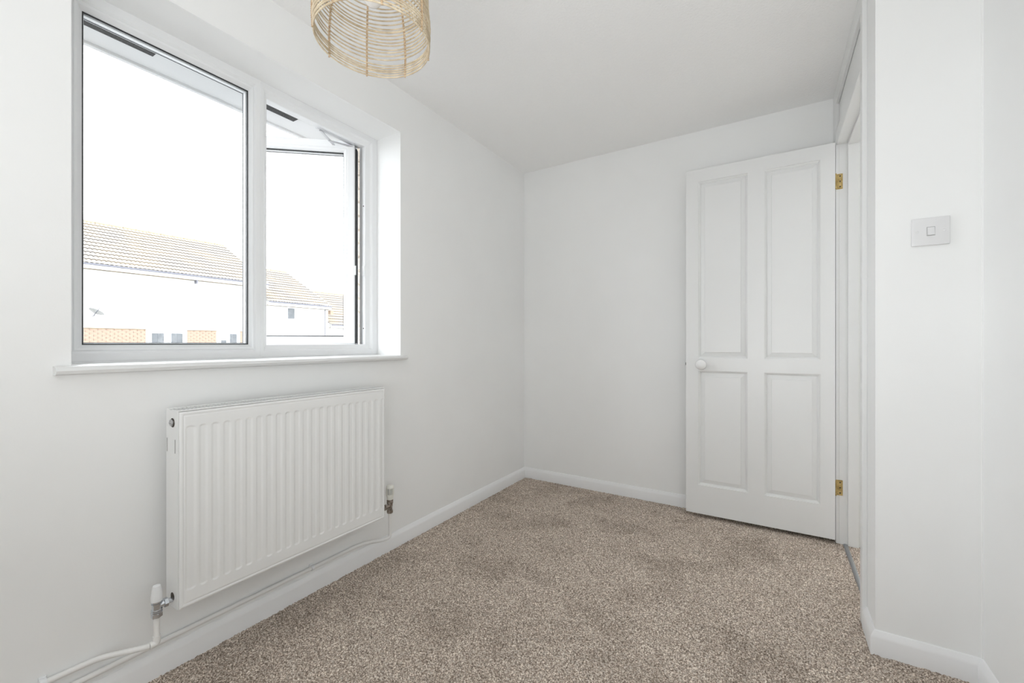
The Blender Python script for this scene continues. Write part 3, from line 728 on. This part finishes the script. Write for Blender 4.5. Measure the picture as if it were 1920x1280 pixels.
def house(label, y0, y1, ez, rz_, xe=-21.0, xr=-25.05, brick_panels=(), windows=(), loc_y=None):
    hs = tag(empty('terraced_house', (xe, (y0+y1)/2, GZ)), label, 'house', 'terrace of houses across the road')
    xb = 2*xr-xe
    b = MB()
    b.raw([(xe, y0, GZ), (xe, y1, GZ), (xe, y1, ez), (xe, y0, ez), (xb, y0, GZ), (xb, y1, GZ), (xb, y1, ez), (xb, y0, ez), (xr, y0, rz_-.05), (xr, y1, rz_-.05)],
          [(0,1,2,3), (4,5,6,7), (0,4,7,8,3), (1,5,6,9,2)])
    b.build('wall', M['render'], hs)
    roof_tiles('roof_tiles', y0, y1, xe+0.32, ez-0.12, xr, rz_, hs)
    MB().raw([(xr, y0, rz_), (xr, y1, rz_), (xb-.3, y1, ez-.15), (xb-.3, y0, ez-.15)], [(0,1,2,3)]).build('rear_roof', M['roof'], hs)
    n = int((y1-y0)/0.45); first = None
    for i in range(n):
        ln_ = (y1-y0)/n
        if first is None:
            first = MB().lathe([(0.085, 0), (0.095, 0.02), (0.08, ln_-0.01)], (0, 0, 0), (0, 1, 0), n=12).build('ridge_tile', M['lichen'], None)
            o = first
        else:
            o = first.copy(); o.parent = None; COL.objects.link(o)
        o.location = (xr, y0+i*ln_, rz_); o.rotation_euler = (0, 0, 0); o.parent = None; child(o, hs)
    MB().box(xe+0.26, xe+0.29, y0, y1, ez-0.28, ez-0.10).build('fascia', M['pvc'], hs)
    MB().tube([(xe+0.35, y0, ez-0.13), (xe+0.35, y1, ez-0.13)], 0.03, n=10).build('gutter', M['mdark'], hs)
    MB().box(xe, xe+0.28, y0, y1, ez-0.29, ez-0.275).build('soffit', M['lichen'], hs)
    for (wy0, wy1, wz0, wz1, cur) in windows:
        fw = MB(); rect_ring(fw, wy0-0.03, wy1+0.03, wz0-0.03, wz1+0.03, xe-0.02, xe+0.03, 0.05)
        wf = fw.build('window', M['pvc'], hs)
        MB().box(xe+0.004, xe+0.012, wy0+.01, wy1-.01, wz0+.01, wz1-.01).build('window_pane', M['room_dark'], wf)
        if cur:
            cu = MB(); nn = 26; wdt = (wy1-wy0-.04)*0.5
            ys_ = [wy0+.02+(wdt*i/nn) for i in range(nn+1)]
            if cur > 1: ys_ = [wy1-.02-wdt+(wdt*i/nn) for i in range(nn+1)]
            vv = [(xe+0.018+0.005*math.sin(i*1.7), yy, zz_) for zz_ in (wz0+.02, wz1-.02) for i, yy in enumerate(ys_)]
            cu.raw(vv, [(i, i+1, nn+2+i, nn+1+i) for i in range(nn)])
            cu.build('curtain', M['curtain'], wf, smooth=180)
    bfirst = None
    for (by0, by1, bz1) in brick_panels:
        mp = MB().box(xe, xe+0.028, by0, by1, GZ, bz1); mp.build('mortar_panel', M['mortar'], hs)
        MB().box(xe, xe+0.06, by0-0.02, by1+0.02, bz1, bz1+0.03).build('brick_capping', M['lichen'], hs)
        low = MB(); c = 0; z = bz1-0.075
        while z > GZ:
            y = by0 - (0.1125 if c % 2 else 0)
            while y < by1-0.03:
                ya, yb = max(y, by0)+0.005, min(y+0.225, by1)-0.005
                if yb-ya > 0.03:
                    if c < 10:
                        if bfirst is None:
                            bfirst = MB().box(0, 0.022, 0, 1, 0, 0.065).build('brick', M['brick'], None); o = bfirst
                        else: o = bfirst.copy(); COL.objects.link(o)
                        o.parent = None; o.location = (xe+0.02, ya, z+0.005); o.rotation_euler = (0, 0, 0); o.scale = (1, yb-ya, 1)
                        s_ = o.scale.copy(); child(o, hs)
                    else: low.box(xe+0.02, xe+0.042, ya, yb, z+0.005, z+0.07)
                y += 0.225
            z -= 0.075; c += 1
        lo = low.build('lower_bricks', M['brick'], hs); lo['kind'] = 'stuff'
    return hs

h1 = house('nearest white terraced house with mossy tiled roof and brick panels, through the left pane', 0.6, 11.22, 3.95, 6.19,
      brick_panels=((4.55, 6.62, 1.53), (8.00, 9.10, 1.53), (10.08, 11.20, 1.53)),
      windows=((6.78, 7.22, 0.35, 1.42, 2), (7.42, 7.86, 0.35, 1.42, 1), (9.26, 9.52, 0.8, 1.16, 0), (9.62, 9.96, 0.35, 1.44, 1)))
# short brackets under the near house's eaves
MB().box(-20.95, -20.72, 8.25, 8.29, 3.52, 3.66).build('soffit_bracket', M['mdark'], h1)
MB().box(-20.95, -20.72, 10.9, 10.94, 3.52, 3.66).build('soffit_bracket', M['mdark'], h1)
h2 = house('middle white terraced house with lower tiled roof and one small window, through the open casement', 11.22, 14.64, 3.13, 5.24,
      windows=((12.32, 12.72, 2.22, 2.80, 0),))
MB().tube([(-20.93, 14.42, 3.0), (-20.93, 14.42, GZ)], 0.022, n=10).build('downpipe', M['mdark'], h2)
h3 = house('farthest terraced house with the lowest tiled roof, at the right of the open casement', 14.64, 24.0, 2.13, 4.25,
      windows=((15.75, 16.2, 1.15, 1.75, 0),))
MB().tube([(-20.93, 16.6, 2.0), (-20.93, 16.6, GZ)], 0.022, n=10).build('downpipe', M['mdark'], h3)
MB().box(-21.0, -20.80, 14.66, 14.85, 2.58, 2.80).build('brick_corbel', M['brick'], h3)
# satellite dish on the near house's wall
ds = tag(empty('satellite_dish', (-20.94, 5.08, 2.0)), 'small grey satellite dish on the nearest white house wall', 'satellite dish')
dd = MB().lathe([(0.004, 0.0), (0.08, 0.008), (0.16, 0.032), (0.23, 0.065), (0.235, 0.062), (0.16, 0.026), (0.08, 0.002), (0.004, -0.006)], (-20.62, 5.08, 2.08), (0.45, 0.35, 0.8), n=28, caps=False)
dd.build('dish', M['dish'], ds, smooth=180)
ar = MB().tube([(-20.975, 5.08, 1.98), (-20.8, 5.08, 1.98), (-20.62, 5.08, 2.08)], 0.018, n=8)
ar.build('wall_arm', M['mdark'], ds)
MB().tube([(-20.62, 5.08, 2.07), (-20.45, 5.16, 2.27)], 0.012, n=8).build('receiver_arm', M['mdark'], ds)
